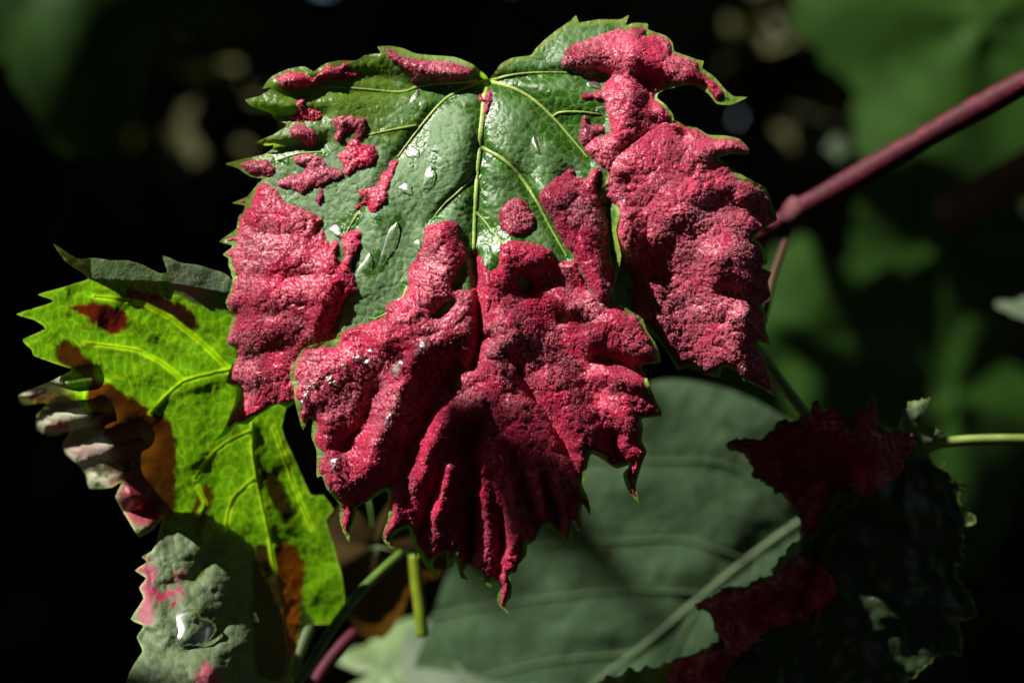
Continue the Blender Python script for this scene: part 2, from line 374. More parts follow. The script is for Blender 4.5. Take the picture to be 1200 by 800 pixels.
OUT_C = [(705,232),(708,195),(735,165),(785,132),(790,140),(803,147),(817,150),(830,158),(850,159),(867,163),(878,175),(876,182),(860,180),(843,185),(857,197),(873,207),(897,220),(903,233),(911,257),(904,262),(893,270),(884,279),(893,287),(900,307),(892,313),(904,319),(900,330),(903,347),(893,357),(900,373),(897,385),(903,404),(888,400),(890,407),(897,423),(903,443),(909,465),(890,453),(873,447),(860,433),(847,430),(842,443),(823,437),(807,430),(794,434),(780,410),(757,385),(735,385),(700,375),(690,350),(705,320),(712,290),(706,262)]
PA = soft(OUT_A, 3, 0.5); PB = soft(OUT_B, 3, 0.5); PC = soft(OUT_C, 3, 0.5)

VEINS = {
 'midrib': [(570,94),(566,130),(562,172),(557,240),(555,297)],
 'v1': [(568,95),(545,103),(520,118),(498,142),(480,165),(466,184)],
 'v2': [(560,95),(520,97),(492,101),(470,108),(430,105),(385,102),(340,107)],
 'v3': [(575,96),(600,103),(625,117),(650,140),(672,165),(688,184)],
 'v4': [(576,94),(600,88),(630,85),(668,85)],
 'v5': [(563,172),(590,187),(612,210),(630,238),(648,272),(664,300)],
 'v6': [(556,205),(538,224),(520,240),(503,262)],
 'v7': [(557,248),(567,258),(578,272),(590,286)],
 'v8': [(488,147),(460,152),(432,158)],
 'v9': [(647,138),(656,132),(680,131),(704,134)],
 'v10': [(325,188),(350,180),(378,178)],
 'v11': [(420,250),(412,262),(404,276)],
 'v12': [(478,335),(470,352),(458,364),(438,374)],
}
RELIEF = [                                         # amplitude, width, path: folds of the blade
 # vein grooves
 (-5, 12, [(568,97),(562,172),(556,300)]), (-6, 9, [(568,95),(520,118),(466,184),(430,240)]), (-6, 9, [(575,96),(625,117),(672,165),(690,190)]),
 (-5, 8, [(576,94),(668,85)]), (-5, 8, [(563,172),(612,210),(664,300)]), (-4, 7, [(556,205),(503,262)]), (-5, 8, [(560,95),(470,108),(340,107)]),
 # pillows between the veins
 (8, 24, [(545,150),(535,220)]), (9, 26, [(600,150),(592,195)]), (7, 20, [(640,180),(655,230)]), (7, 30, [(450,220),(430,330)]), (6, 22, [(520,180),(490,230)]), (7, 18, [(640,105),(690,120)]),
 (6, 14, [(585,240),(600,270)]),
 # top left edge rolls up
 (8, 12, [(450,62),(500,80),(545,85)]), (-7, 10, [(375,95),(440,90),(520,105)]), (8, 10, [(325,97),(385,85)]), (6, 9, [(300,118),(340,125)]), (-6, 9, [(300,140),(380,135)]), (5, 8, [(310,165),(350,160)]), (-6, 8, [(300,178),(380,168)]),
 # left side lobe: bands across it
 (2, 18, [(300,238),(345,258)]), (-3, 7, [(315,272),(345,278),(368,290)]), (2, 18, [(300,296),(350,302)]), (-3, 6, [(300,322),(330,330),(362,322)]), (3, 16, [(310,342),(345,356)]), (-3, 9, [(275,372),(320,368)]), (10, 16, [(392,295),(385,330),(368,390)]), (5, 18, [(290,395),(345,390)]), (-4, 11, [(290,425),(335,405)]), (5, 16, [(300,445),(330,430)]), (-8, 18, [(275,470),(310,450)]),
 # central lobe
 (13, 22, [(515,275),(525,310),(500,350),(460,395)]), (11, 24, [(545,352),(530,385),(500,400)]), (9, 22, [(440,410),(380,440),(360,465)]),
 (14, 14, [(492,412),(470,450),(452,500),(430,540)]), (-9, 12, [(440,455),(425,500),(400,520)]), (-10, 15, [(535,430),(515,455),(490,510),(475,560)]),
 (-14, 6, [(557,300),(560,345),(562,400),(555,430)]), (11, 20, [(570,310),(575,350),(600,390)]), (14, 22, [(600,380),(640,440),(690,510),(690,560)]),
 (18, 19, [(577,415),(590,460),(625,515),(665,570)]), (-14, 6, [(572,395),(605,430),(650,500),(680,560)]),
 (13, 15, [(555,478),(520,495),(500,530),(490,560)]), (-13, 12, [(556,500),(545,560),(555,640)]), (9, 12, [(585,520),(600,580),(620,630)]), (8, 10, [(530,550),(515,600)]), (-9, 9, [(575,560),(590,640)]), (-8, 8, [(500,580),(500,640)]),
 (12, 18, [(600,290),(630,305)]), (-15, 17, [(620,335),(655,385),(690,440),(715,510)]), (-13, 14, [(640,320),(680,340)]), (10, 11, [(655,350),(670,362)]), (9, 9, [(685,395),(692,405)]), (14, 18, [(720,380),(750,410)]), (8, 12, [(700,440),(760,450)]), (-10, 10, [(700,415),(750,435)]), (10, 12, [(710,480),(740,500)]), (-12, 12, [(715,520),(745,560)]),
 (2.5, 7, [(528,545),(500,640)]), (2.5, 7, [(548,560),(532,655)]), (2.5, 7, [(575,540),(568,670)]), (2.5, 8, [(604,560),(597,690)]), (8, 9, [(628,560),(645,615)]), (2.5, 8, [(472,555),(456,620)]), (-6, 5, [(560,540),(551,655)]), (-6, 5, [(592,560),(585,670)]), (-6, 5, [(515,560),(488,635)]), (7, 8, [(655,560),(672,625)]), (-6, 6, [(640,560),(655,615)]),
 (9, 16, [(385,500),(395,570)]), (8, 14, [(420,560),(445,545)]),
 # right of the midrib
 (12, 18, [(640,225),(670,260),(690,300),(705,340)]), (-12, 12, [(712,240),(716,290),(722,320)]), (-6, 12, [(650,215),(668,205)]),
 # upper right lobe
 (10, 20, [(670,65),(740,60)]), (9, 16, [(740,60),(800,85)]), (-8, 12, [(700,90),(770,95)]), (12, 20, [(735,100),(730,150)]), (-9, 8, [(755,95),(770,140),(800,160)]), (9, 12, [(775,130),(790,150)]),
 (12, 30, [(760,190),(800,230)]), (10, 16, [(850,175),(820,180)]), (-10, 13, [(735,215),(760,260)]), (14, 30, [(800,250),(840,300)]), (-10, 14, [(840,240),(890,250)]), (12, 20, [(855,300),(875,330)]), (-9, 10, [(850,340),(895,350)]), (10, 14, [(870,370),(890,390)]), (8, 14, [(730,255),(735,300)]),
]
def lumps(x, y, a=1.0):
    wx = x+6*(vn(x/18, y/18, 31)-.5); wy = y+6*(vn(x/18, y/18, 32)-.5)
    return a*(7*(fbm(x/55, y/55, 21, 2)-.5)+4.5*(bump(wx/27, wy/27, 22)-.4))
def hA(x, y):
    h = np.where(x < 575, -0.00042*(x-575)**2, -0.00016*(x-575)**2)
    h = h-0.20*np.maximum(0, 330-y)-0.0006*np.maximum(0, 200-y)**2
    yy = np.maximum(0, y-430)
    h = h-0.0009*yy**2*(0.35+0.65*np.exp(-((x-545)/75)**2))
    h = h-14*ss(330, 260, x)*ss(190, 240, y)+(0.10*np.maximum(0, 450-x)+0.18*np.maximum(0, 170-y))*ss(200, 130, y)*ss(470, 390, x)
    h = h+1.12*strokes(RELIEF, x, y)
    h = h+3.5*(fbm(x/40, y/40, 9, 3)-.5)
    d = 14*ss(470, 395, x)*ss(560, 600, y)
    return h-d
def hB(x, y): return hA(x, y)-30*ss(335, 440, y)*(1-ss(386, 408, x))-22*ss(430, 520, y)
def hC(x, y):
    m = ss(250, 330, y)*(1-ss(775, 850, x-0.28*(y-330)))
    return hA(x, y)-42*m-24*ss(870, 912, x)-0.0015*np.maximum(0, y-330)**2
TEETH_GREEN = np.array([0.25, 0.37, 0.06])
WET = [[(470,178),(490,150),(504,145),(501,168),(493,180),(480,172)], [(497,220),(508,190),(515,193),(506,214),(498,222)], [(618,118),(640,105),(700,112),(712,140),(690,168),(668,185),(640,160)], [(560,105),(575,120),(566,300),(548,320),(548,250)],
       [(392,260),(415,248),(420,262),(405,278),(396,274)], [(430,375),(455,360),(470,340),(480,345),(455,372),(400,400)], [(600,85),(660,82),(640,98),(610,96)], [(680,200),(720,240),(722,350),(700,330)], [(575,255),(640,300),(570,310)]]
def surf_green(hf):
    def s(x, y, f):
        h = hf(x, y)
        n1 = fbm(x/26, y/26, 41, 4); n2 = fbm(x/5, y/5, 42, 3)
        base = np.array([0.028, 0.105, 0.010])
        col = np.tile(base, (len(x), 1))*(0.75+0.5*n1)[:, None]
        yl = ss(200, 110, y)*ss(520, 430, x)
        yl = np.maximum(yl, ss(330, 290, x)*ss(330, 250, y))
        col = mixc(col, (0.14, 0.25, 0.02), yl*0.9)
        # waxy bloom between the veins, broken where the water has rinsed it
        bl = ss(0.34, 0.55, n1+0.18*(n2-.5)+0.10)*(1-yl)
        bl = bl*(0.55+0.45*ss(560, 530, x))
        for P in WET:
            P = np.array(P, float); lo = P.min(0)-8; hi = P.max(0)+8
            m = (x > lo[0]) & (x < hi[0]) & (y > lo[1]) & (y < hi[1])
            if m.any(): bl[m] *= 1-ss(-2, 2, sdpoly(soft(P, 3), x[m], y[m])+3*(n2[m]-.5))
        vd = np.full(x.shape, 99.0)
        for k, P in VEINS.items():
            d, t = dline(P, x, y); vd = np.minimum(vd, d+2*t)
        bl = bl*ss(4, 13, vd+8*(n2-.5))
        col = mixc(col, (0.15, 0.255, 0.125), bl*(0.52+1.0*(n2-.4)))
        f1, f2, cid = worley(x/11+1.5*n1, y/11+1.0*n1, 77)                 # fine vein network
        net = (1-ss(0.03, 0.17, f2-f1))
        col = mixc(col, (0.20, 0.30, 0.09), net*(0.42+0.2*yl))
        edge = 1-ss(2.0, 7.0, f)
        col = mixc(col, TEETH_GREEN, edge*0.85)
        h = h+0.65*ss(0, 0.45, f2-f1)+1.2*n2
        rough = 0.26+0.34*bl+0.2*(n2-.5)
        trans = 0.22+0.30*yl+0.2*edge
        return h, col, {'rough': rough, 'trans': trans}
    return s
top = wpt(571, 96, float(hA(np.array([571.0]), np.array([96.0]))[0]))
main = empty('vine_leaf', top, 'large green lobed leaf blistered with bright crimson galls, hanging in sunlight', 'leaf', 'leaves of the galled vine')
Vs = []; Qs = []; Cs = []; Es = {'rough': [], 'trans': []}; off = 0
for P, hf, dz in ((PA, hA, 0), (PB, hB, -1.2), (PC, hC, -1.2)):
    lo = P.min(0)-4; hi = P.max(0)+4
    V, q, c, e = grid_sheet((lo[0], lo[1], hi[0], hi[1]), 1.3, lambda x, y: sdpoly(P, x, y), surf_green(lambda x, y: hf(x, y)+dz))
    Vs.append(V); Qs.append(q+off); Cs.append(c); off += len(V)
    for k in e: Es[k].append(e[k])
mesh_obj('blade', np.concatenate(Vs), np.concatenate(Qs), M_LEAF, main, np.concatenate(Cs), {k: np.concatenate(v) for k, v in Es.items()})
for k, P in VEINS.items():
    w0 = 3.6 if k == 'midrib' else (2.6 if k in ('v1', 'v3', 'v2', 'v5') else 1.7)
    V, F = rib(P, w0, w0*(0.6 if k == 'midrib' else 0.3), lambda x, y: hA(x, y)+2.0, 0.7)
    o = mesh_obj('midrib' if k == 'midrib' else 'vein', V, F, M_VEIN, main)
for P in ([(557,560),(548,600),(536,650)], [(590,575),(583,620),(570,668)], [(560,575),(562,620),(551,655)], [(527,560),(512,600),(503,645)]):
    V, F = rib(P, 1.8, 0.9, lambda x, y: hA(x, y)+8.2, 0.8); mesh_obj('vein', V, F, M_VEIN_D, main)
V, F = tube([top+Vector((0, 0.001, -0.003)), top+Vector((0.001, 0.010, -0.006)), top+Vector((0.015, 0.035, -0.016)), top+Vector((0.045, 0.06, -0.03)), wpt(905, 266, -325)], [0.0012, 0.0013, 0.0012, 0.0012, 0.0014])
mesh_obj('petiole', V, F, M_PINKSTEM, main)

def r1(L): return [(240+x/3, y/3) for x, y in L]
def r2(L): return [(540+x/3, y/3) for x, y in L]
GALLS = [  # polygon, surface, thickness, hue
 ('A', r1([(248,270),(280,250),(340,258),(400,275),(415,290),(380,310),(320,322),(270,310)]), 5, 'red'),
 ('A', r1([(390,272),(430,226),(500,214),(530,219),(490,245),(560,260),(530,275),(440,282)]), 4, 'red'),
 ('A', r1([(640,175),(665,175),(700,200),(780,208),(850,215),(890,225),(935,240),(930,272),(860,290),(790,285),(730,290),(720,260),(680,235),(650,205)]), 5, 'dusk'),
 ('A', r1([(320,360),(345,340),(360,350),(355,375),(410,395),(405,420),(350,428),(300,420),(290,405),(325,395)]), 4, 'red'),
 ('A', r1([(297,450),(330,437),(380,450),(400,480),(390,510),(355,515),(335,490),(305,475)]), 5, 'dusk'),
 ('A', r1([(447,420),(480,402),(530,412),(565,415),(572,450),(555,488),(530,490),(525,455),(495,470),(475,495),(455,490),(460,460)]), 5, 'dusk'),
 ('A', r1([(465,550),(490,530),(515,490),(540,488),(550,505),(590,510),(607,550),(590,580),(550,595),(530,590),(510,615),(490,610),(490,585)]), 6, 'red'),
 ('A', r1([(118,580),(150,560),(210,558),(250,590),(240,615),(190,628),(140,610)]), 5, 'dusk'),
 ('A', r1([(310,548),(350,540),(400,545),(430,580),(480,600),(485,620),(430,645),(410,660),(420,690),(400,730),(392,700),(400,660),(360,670),(340,685),(320,670),(260,655),(260,635),(300,615),(350,605),(350,580),(320,580)]), 5, 'dusk'),
 ('A', r1([(540,672),(565,665),(590,655),(610,635),(650,575),(680,557),(685,570),(660,630),(640,700),(600,750),(575,745),(560,720),(535,740),(528,725),(555,705)]), 5, 'red'),
 ('A', r1([(960,330),(975,325),(980,345),(995,315),(1012,320),(1010,350),(1000,400),(985,415),(978,395),(985,360),(965,362)]), 4, 'pink'),
 ('A', r2([(60,272),(85,262),(110,240),(120,205),(145,198),(160,210),(155,235),(120,250),(100,265),(85,275)]), 4, 'pink'),
 ('A', [(605+21*math.cos(a)*(1+.1*math.sin(3*a)), 254+22*math.sin(a)) for a in np.linspace(0, 2*math.pi, 14)[:-1]], 7, 'deep'),
 ('A', r2([(415,460),(430,410),(445,410),(455,435),(500,440),(510,460),(480,470),(465,490),(440,510),(415,500)]), 4, 'dusk'),
 ('A', [(630,233),(640,217),(663,201),(672,200),(675,207),(687,210),(695,198),(703,200),(700,220),(707,240),(713,262),(713,300),(722,327),(714,352),(702,355),(688,332),(672,300),(655,275),(642,250)], 8, 'deep'),
 ('A', [(497,268),(507,262),(537,260),(540,277),(549,297),(535,320),(531,337),(556,337),(558,310),(554,294),(563,300),(571,316),(583,312),(586,290),(600,283),(627,285),(645,293),(652,307),(673,305),(685,328),(700,352),(714,352),(735,358),(765,375),(790,420),(790,500),(760,600),(690,640),(600,740),(500,700),(440,660),(400,650),(360,560),(335,480),(335,425),(352,404),(380,399),(417,383),(450,370),(453,358),(470,347),(478,333),(480,313),(493,293),(496,280)], 7, 'main'),
 ('B', [(303,212),(323,222),(333,236),(357,245),(378,257),(372,267),(370,276),(378,268),(384,283),(386,291),(391,282),(398,283),(394,297),(397,309),(404,300),(400,277),(407,271),(423,272),(421,290),(413,310),(416,323),(419,340),(410,343),(403,353),(396,380),(400,410),(370,470),(340,490),(250,530),(235,500),(250,300),(262,240),(285,215)], 7, 'left'),
 ('C', [(657,73),(667,55),(683,48),(713,37),(740,31),(800,50),(850,100),(840,118),(835,117),(825,106),(807,106),(790,106),(773,110),(772,114),(800,130),(890,165),(930,250),(930,420),(915,480),(860,460),(810,440),(790,430),(757,395),(735,380),(742,352),(741,340),(743,330),(728,300),(720,280),(728,250),(709,228),(714,203),(700,190),(686,175),(697,160),(716,157),(716,150),(711,133),(707,117),(683,117),(683,110),(700,107),(708,100),(713,86),(687,81),(677,84),(660,80)], 7, 'right'),
]
HF = {'A': hA, 'B': hB, 'C': hC}
HUES = {'red': (0.44, 0.014, 0.060), 'dusk': (0.30, 0.034, 0.070), 'pink': (0.46, 0.035, 0.14), 'deep': (0.30, 0.004, 0.040), 'main': (0.38, 0.009, 0.052), 'left': (0.43, 0.015, 0.062), 'right': (0.40, 0.022, 0.070)}
def gall_height(x, y, f, T, seed):
    wx = x+7*(vn(x/13, y/13, 51)-.5)+3*(vn(x/5, y/5, 53)-.5); wy = y+7*(vn(x/13, y/13, 52)-.5)+3*(vn(x/5, y/5, 54)-.5)
    r = np.clip(f/8.0, 0, 1); prof = np.sqrt(np.clip(1-(1-r)**2, 0, 1))
    g1 = bump(wx/3.4, wy/3.4, 60); g2 = bump(wx/8, wy/8, 61); g3 = bump(wx/17, wy/17, 62)
    e = ss(0, 5, f); amp = 0.55+0.9*fbm(x/60, y/60, 63, 2)
    return -1.0+prof*T*0.6+e*(1.7*g1+amp*(2.3*g2+3.6*g3*ss(3, 16, f)))+0.7*e*vn(x/1.5, y/1.5, 66)+ss(8, 34, f)*lumps(x, y, 0.7), g1, g2
def surf_gall(hf, T, hue):
    def s(x, y, f):
        add, g1, g2 = gall_height(x, y, f, T, 0)
        n1 = fbm(x/30, y/30, 71, 4); n2 = fbm(x/4, y/4, 72, 3)
        col = np.tile(np.array(HUES[hue]), (len(x), 1))*(0.35+1.3*n1)[:, None]
        fr = ss(0.42, 0.66, fbm(x/36, y/36, 75, 3))
        if hue == 'right': fr = np.maximum(fr, 0.55*ss(180, 260, y))
        if hue == 'main': fr = fr*(0.25+0.75*ss(560, 400, y+0.25*(x-540)))
        tip = ss(0.5, 0.95, g1)*(0.08+0.65*fr)*(0.4+0.9*n2)           # pale hair tips on the grains
        col = mixc(col, (0.64, 0.23, 0.29), np.clip(tip, 0, 1))
        edge = 1-ss(0, 2.5, f)
        col = mixc(col, (0.30, 0.05, 0.06), edge*0.5)
        return hf(x, y)+add, col, None
    return s
def felt(gall, V, q, col, density, r, frost, seed):
    """tiny blunt hairs standing on a gall, packed like sugar grains"""
    rs = np.random.RandomState(seed)
    A = V[q[:, 0]]; B = V[q[:, 1]]; Cc = V[q[:, 2]]; D = V[q[:, 3]]
    nrm = np.cross(Cc-A, D-B); ar = np.linalg.norm(nrm, axis=1)*0.5; nrm /= np.maximum(np.linalg.norm(nrm, axis=1), 1e-20)[:, None]
    nrm = -nrm if (nrm[:, 1].mean() > 0) else nrm
    n = int(ar.sum()/(S*S)*density)
    k = rs.choice(len(q), n, p=ar/ar.sum())
    u = rs.rand(n, 1); v = rs.rand(n, 1)
    p = (A[k]*(1-u)+B[k]*u)*(1-v)+(D[k]*(1-u)+Cc[k]*u)*v
    d = nrm[k]+0.35*rs.normal(0, 1, (n, 3)); d /= np.linalg.norm(d, axis=1)[:, None]
    ref = rs.normal(0, 1, (n, 3)); a = np.cross(d, ref); a /= np.linalg.norm(a, axis=1)[:, None]; b = np.cross(d, a)
    R_ = (r*S*rs.uniform(0.6, 1.35, n))[:, None]
    L = R_*rs.uniform(0.7, 1.6, (n, 1))
    W = np.stack([p+d*L, p+a*R_, p+b*R_, p-a*R_, p-b*R_], 1)
    F = (np.array([(0, 1, 2), (0, 2, 3), (0, 3, 4), (0, 4, 1)])[None]+(np.arange(n)*5)[:, None, None]).reshape(-1, 3)
    base = col[q[k, 0]]*rs.uniform(0.72, 1.25, (n, 1))
    fz = ss(0.40, 0.64, fbm(p[:, 0]/S/45, p[:, 2]/S/45, 75, 3)); pk = np.clip(rs.rand(n)**1.7*(0.10+1.0*frost*fz), 0, 1)[:, None]
    pk = pk*(0.35+0.65*ss(-0.042, 0.004, p[:, 2]-1.2)[:, None])
    tipc = base*(1-pk)+np.array([0.72, 0.30, 0.38])*pk
    cc = np.stack([tipc, base, base, base, base], 1).reshape(-1, 3)
    o = mesh_obj('felt', W.reshape(-1, 3), F, M_GALL, main if False else None, cc, smooth=False)
    o.data.transform(Matrix.Translation(-gall.parent.location)); o.parent = gall
    o['kind'] = 'stuff'
for key, poly, T, hue in GALLS:
    P = soft(poly, 4, 0.8); O = {'A': PA, 'B': PB, 'C': PC}[key]
    if hue == 'right': 
        U = [PA, PC]
    else: U = [O] if hue != 'left' else [PA, PB]
    def ffun(x, y, P=P, U=U, hue=hue):
        f = sdpoly(P, x, y)
        m = f > -12
        f[m] += 4.5*(fbm(x[m]/9, y[m]/9, 81, 3)-.5)+2.0*(bump(x[m]/5, y[m]/5, 82)-.5)
        m = f > -3
        o = np.full(f.shape, -99.0); 
        for Q in U: o[m] = np.maximum(o[m], sdpoly(Q, x[m], y[m]))
        inset = 1.6+6.0*np.clip(fbm(x/14, y/14, 83, 2)*2-.75, 0, 1.2)
        f[m] = np.minimum(f[m], o[m]-inset[m])
        if hue == 'main':
            f = np.minimum(f, -sdpoly(soft([(527,352),(533,354),(524,364),(512,371),(508,369),(518,359)], 3), x, y))
            f = np.minimum(f, -(sdpoly(soft([(608,322),(618,326),(622,336),(614,342),(608,334)], 3), x, y)))
            f = np.minimum(f, -(sdpoly(soft([(655,369),(666,372),(664,379),(655,377)], 3), x, y)))
        return f
    lo = np.maximum(P.min(0)-6, (235, 10)); hi = np.minimum(P.max(0)+6, (920, 730))
    V, q, c, e = grid_sheet((lo[0], lo[1], hi[0], hi[1]), 1.1, ffun, surf_gall(HF[key], T, hue))
    g = mesh_obj('gall', V, q, M_GALL, main, c)
    felt(g, V, q, c, 0.60, 0.68, 1.1 if hue in ('right', 'dusk') else 0.7, len(V))

# ------------------------------------------------------------------ the backlit leaf at the left
OUT_L = [(290,330),(278,332),(263,320),(247,315),(230,310),(213,308),(190,299),(196,318),(187,320),(167,310),(150,305),(133,305),(110,302),(90,303),(62,285),(77,307),(97,320),(103,327),(87,332),(72,337),(44,345),(63,352),(53,357),(19,368),(40,375),(53,385),(26,398),(37,410),(40,417),(67,427),(84,433),(60,446),(22,463),(27,474),(55,472),(43,487),(44,503),(60,512),(82,505),(73,520),(78,532),(92,545),(101,556),(105,572),(131,571),(145,562),(135,582),(150,609),(163,629),(180,620),(190,606),(184,631),(178,645),(166,652),(172,658),(158,668),(171,677),(163,688),(168,701),(153,725),(168,733),(160,746),(167,762),(158,776),(150,792),(150,830),(345,830),(341,789),(349,755),(356,735),(364,732),(390,730),(404,710),(401,676),(390,635),(382,609),(391,597),(379,580),(364,579),(345,537),(330,500),(345,440),(330,360)]
PL = soft(OUT_L, 3, 0.5)
FOLDLO = [(190,606),(225,600),(262,622),(300,650),(325,690),(345,760)]
FINGER = [(84,433),(120,455),(150,485),(185,520),(200,560),(195,606)]
LREL = [(-2, 8, [(295,500),(270,440),(215,455),(178,478)]), (-2, 7, [(270,440),(200,400),(110,350)]), (-2, 7, [(215,445),(170,415),(100,400)]), (-3, 8, [(293,500),(300,570),(320,640),(335,760)]),
 (4, 18, [(200,420),(130,380)]), (4, 20, [(250,520),(260,590)]), (4, 18, [(330,560),(370,660)]), (4, 16, [(240,400),(160,360)]),
 (34, 11, [(110,447),(60,455),(20,466)]), (-14, 8, [(110,468),(40,480)]), (36, 13, [(120,485),(60,496)]), (-14, 8, [(130,500),(70,515)]), (34, 14, [(165,515),(90,535)]), (18, 10, [(160,545),(110,562)]), (-12, 8, [(150,545),(120,556)]), (18, 12, [(165,585),(140,580)]), (16, 10, [(185,605),(160,622)]), (-10, 8, [(175,590),(150,600)]),
 (8, 16, [(205,650),(230,640)]), (-8, 9, [(190,690),(225,680),(250,650)]), (10, 20, [(270,670),(235,715)]), (-10, 10, [(215,765),(255,740),(285,705)]), (12, 18, [(250,790),(290,750)]), (-7, 8, [(170,745),(200,765)]), (7, 12, [(180,710),(190,740)])]
def hL(x, y):
    fl = 600+0.0048*np.maximum(0, x-205)**2
    below = np.maximum(0, y-fl)
    yc = np.minimum(y, fl)
    h = -125+0.60*(280-x)-0.34*(yc-440)
    h = h+0.95*below+0.3*((x-215)-np.sqrt((x-215)**2+1500))*ss(0, 90, below)-0.0020*np.maximum(x-235, 0)**2*ss(0, 60, below)
    tl = np.interp(x, [0, 60, 105, 190, 280, 400], [280, 300, 327, 330, 345, 350])
    h = h-1.1*np.maximum(0, tl-y)+0.34*np.maximum(0, tl-y)
    fx = np.interp(y, [420, 433, 455, 485, 520, 560, 606, 640], [50, 66, 92, 112, 138, 152, 160, 140])
    h = h+(-300+46*(fbm(x/10, y/10, 94, 3)-.5))*ss(0, 95, fx-x)*ss(425, 460, y)*ss(640, 590, y)
    h = h+0.9*strokes(LREL, x, y)+6*(fbm(x/40, y/40, 92, 3)-.5)
    return h
LV = {'midrib': [(296,490),(296,530),(303,570),(314,620),(320,660),(332,730),(338,790)],
 'a': [(300,492),(285,455),(268,436)], 'b': [(272,432),(245,438),(216,446),(196,462),(176,484)], 'c': [(268,432),(235,400),(200,372),(165,355),(110,347)],
 'd': [(215,446),(190,425),(160,410),(100,402)], 'e': [(294,505),(270,515),(245,535),(228,560)], 'f': [(298,560),(272,585),(262,625),(245,660),(222,690)], 'g': [(232,570),(240,590),(225,612),(205,622)], 'h': [(320,500),(345,570),(365,620)]}
def surf_L(x, y, f):
    h = hL(x, y)
    n1 = fbm(x/30, y/30, 95, 4); n2 = fbm(x/6, y/6, 96, 3)
    col = np.tile(np.array([0.085, 0.19, 0.012]), (len(x), 1))*(0.8+0.4*n1)[:, None]
    f1, f2, cid = worley(x/9+0.01*y+1.5*n1, y/16+1.2*n1, 97)
    net = 1-ss(0.05, 0.24, f2-f1)
    col = mixc(col, (0.25, 0.34, 0.03), net*0.5)
    rough = 0.45+0*x; trans = 0.66+0*x
    def patch(P, c, tr, k=1.0, wob=7, sft=3):
        P = np.array(P, float); d = sdpoly(soft(P, 3), x, y)+wob*(n2-.5)+wob*(n1-.5)
        m = ss(-sft, sft, d)*k
        nonlocal col, trans, rough
        col = mixc(col, c, m); trans = trans*(1-m)+tr*m
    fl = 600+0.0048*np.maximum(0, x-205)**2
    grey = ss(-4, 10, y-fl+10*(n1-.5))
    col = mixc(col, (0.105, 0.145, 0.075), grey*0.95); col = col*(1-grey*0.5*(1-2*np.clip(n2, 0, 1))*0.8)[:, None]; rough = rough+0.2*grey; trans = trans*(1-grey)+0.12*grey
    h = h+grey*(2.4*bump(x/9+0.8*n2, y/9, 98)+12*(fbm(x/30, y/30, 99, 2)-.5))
    patch([(188,296),(196,320),(205,345),(285,372),(292,335),(250,312)], (0.13, 0.19, 0.11), 0.15)
    patch([(60,285),(110,300),(180,312),(195,330),(105,328)], (0.12, 0.20, 0.08), 0.3)
    patch([(150,338),(185,345),(225,365),(230,383),(215,385),(195,370),(150,352)], (0.055, 0.022, 0.012), 0.12)
    patch([(82,360),(110,356),(148,365),(150,383),(130,390),(105,375)], (0.16, 0.015, 0.018), 0.35)
    patch([(70,398),(90,405),(108,425),(110,445),(80,432),(68,420)], (0.09, 0.03, 0.012), 0.28)
    patch([(110,445),(140,455),(170,480),(200,495),(208,540),(205,600),(180,615),(150,600),(130,560),(120,520),(100,470)], (0.085, 0.024, 0.010), 0.30)
    patch([(225,600),(240,565),(250,575),(240,610),(232,640)], (0.10, 0.04, 0.012), 0.4)
    patch([(305,548),(325,560),(345,600),(335,615),(318,590)], (0.06, 0.04, 0.012), 0.25)
    patch([(322,645),(345,640),(358,660),(350,720),(346,775),(330,760)], (0.15, 0.035, 0.008), 0.45)
    patch([(300,640),(322,650),(335,790),(300,790),(295,720)], (0.05, 0.03, 0.015), 0.25)
    patch([(165,150+500),(182,662),(188,690),(215,675),(222,690),(205,705),(165,700)], (0.26, 0.015, 0.06), 0.1, 0.95, 24, 6)
    patch([(160,712),(180,708),(178,728),(165,730)], (0.28, 0.06, 0.10), 0.2, 0.9)
    patch([(228,800),(240,775),(255,790),(255,830),(228,830)], (0.34, 0.06, 0.10), 0.2, 0.9)
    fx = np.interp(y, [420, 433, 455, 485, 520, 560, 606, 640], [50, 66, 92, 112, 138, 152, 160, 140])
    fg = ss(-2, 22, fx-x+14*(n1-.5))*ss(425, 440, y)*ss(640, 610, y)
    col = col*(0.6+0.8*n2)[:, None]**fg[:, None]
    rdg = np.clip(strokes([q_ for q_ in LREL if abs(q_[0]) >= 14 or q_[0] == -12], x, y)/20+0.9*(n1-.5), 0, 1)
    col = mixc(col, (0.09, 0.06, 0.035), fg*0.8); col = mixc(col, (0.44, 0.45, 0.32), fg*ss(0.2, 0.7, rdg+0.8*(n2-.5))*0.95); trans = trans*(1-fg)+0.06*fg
    patch([(35,462),(60,458),(66,470),(40,474)], (0.32, 0.08, 0.10), 0.2, 0.8)
    patch([(60,495),(80,490),(80,505),(62,508)], (0.34, 0.07, 0.10), 0.2, 0.8)
    patch([(72,515),(110,515),(125,530),(105,548),(80,530)], (0.26, 0.09, 0.13), 0.05, 0.6, 20, 7)
    patch([(133,565),(165,565),(192,600),(190,622),(160,615),(140,600)], (0.22, 0.02, 0.04), 0.06, 0.85, 18, 6)
    for k, P in LV.items():
        d, t = dline(P, x, y); m = (1-ss(2, 5, d))*(1-grey)*(1-fg); col = mixc(col, (0.30, 0.40, 0.04), m*0.8); trans = trans*(1-m)+0.8*m
    edge = 1-ss(1.0, 4.0, f)
    col = mixc(col, (0.26, 0.36, 0.10), edge*0.5)
    h = h+0.8*net*0+1.0*n2
    return h, col, {'rough': rough, 'trans': trans}
lb = wpt(293, 500, -200)
left = empty('vine_leaf', lb, 'yellow-green sunlit-through leaf with brown blisters behind the left of the crimson leaf', 'leaf', 'leaves of the galled vine')
lo = PL.min(0)-4; hi = PL.max(0)+4
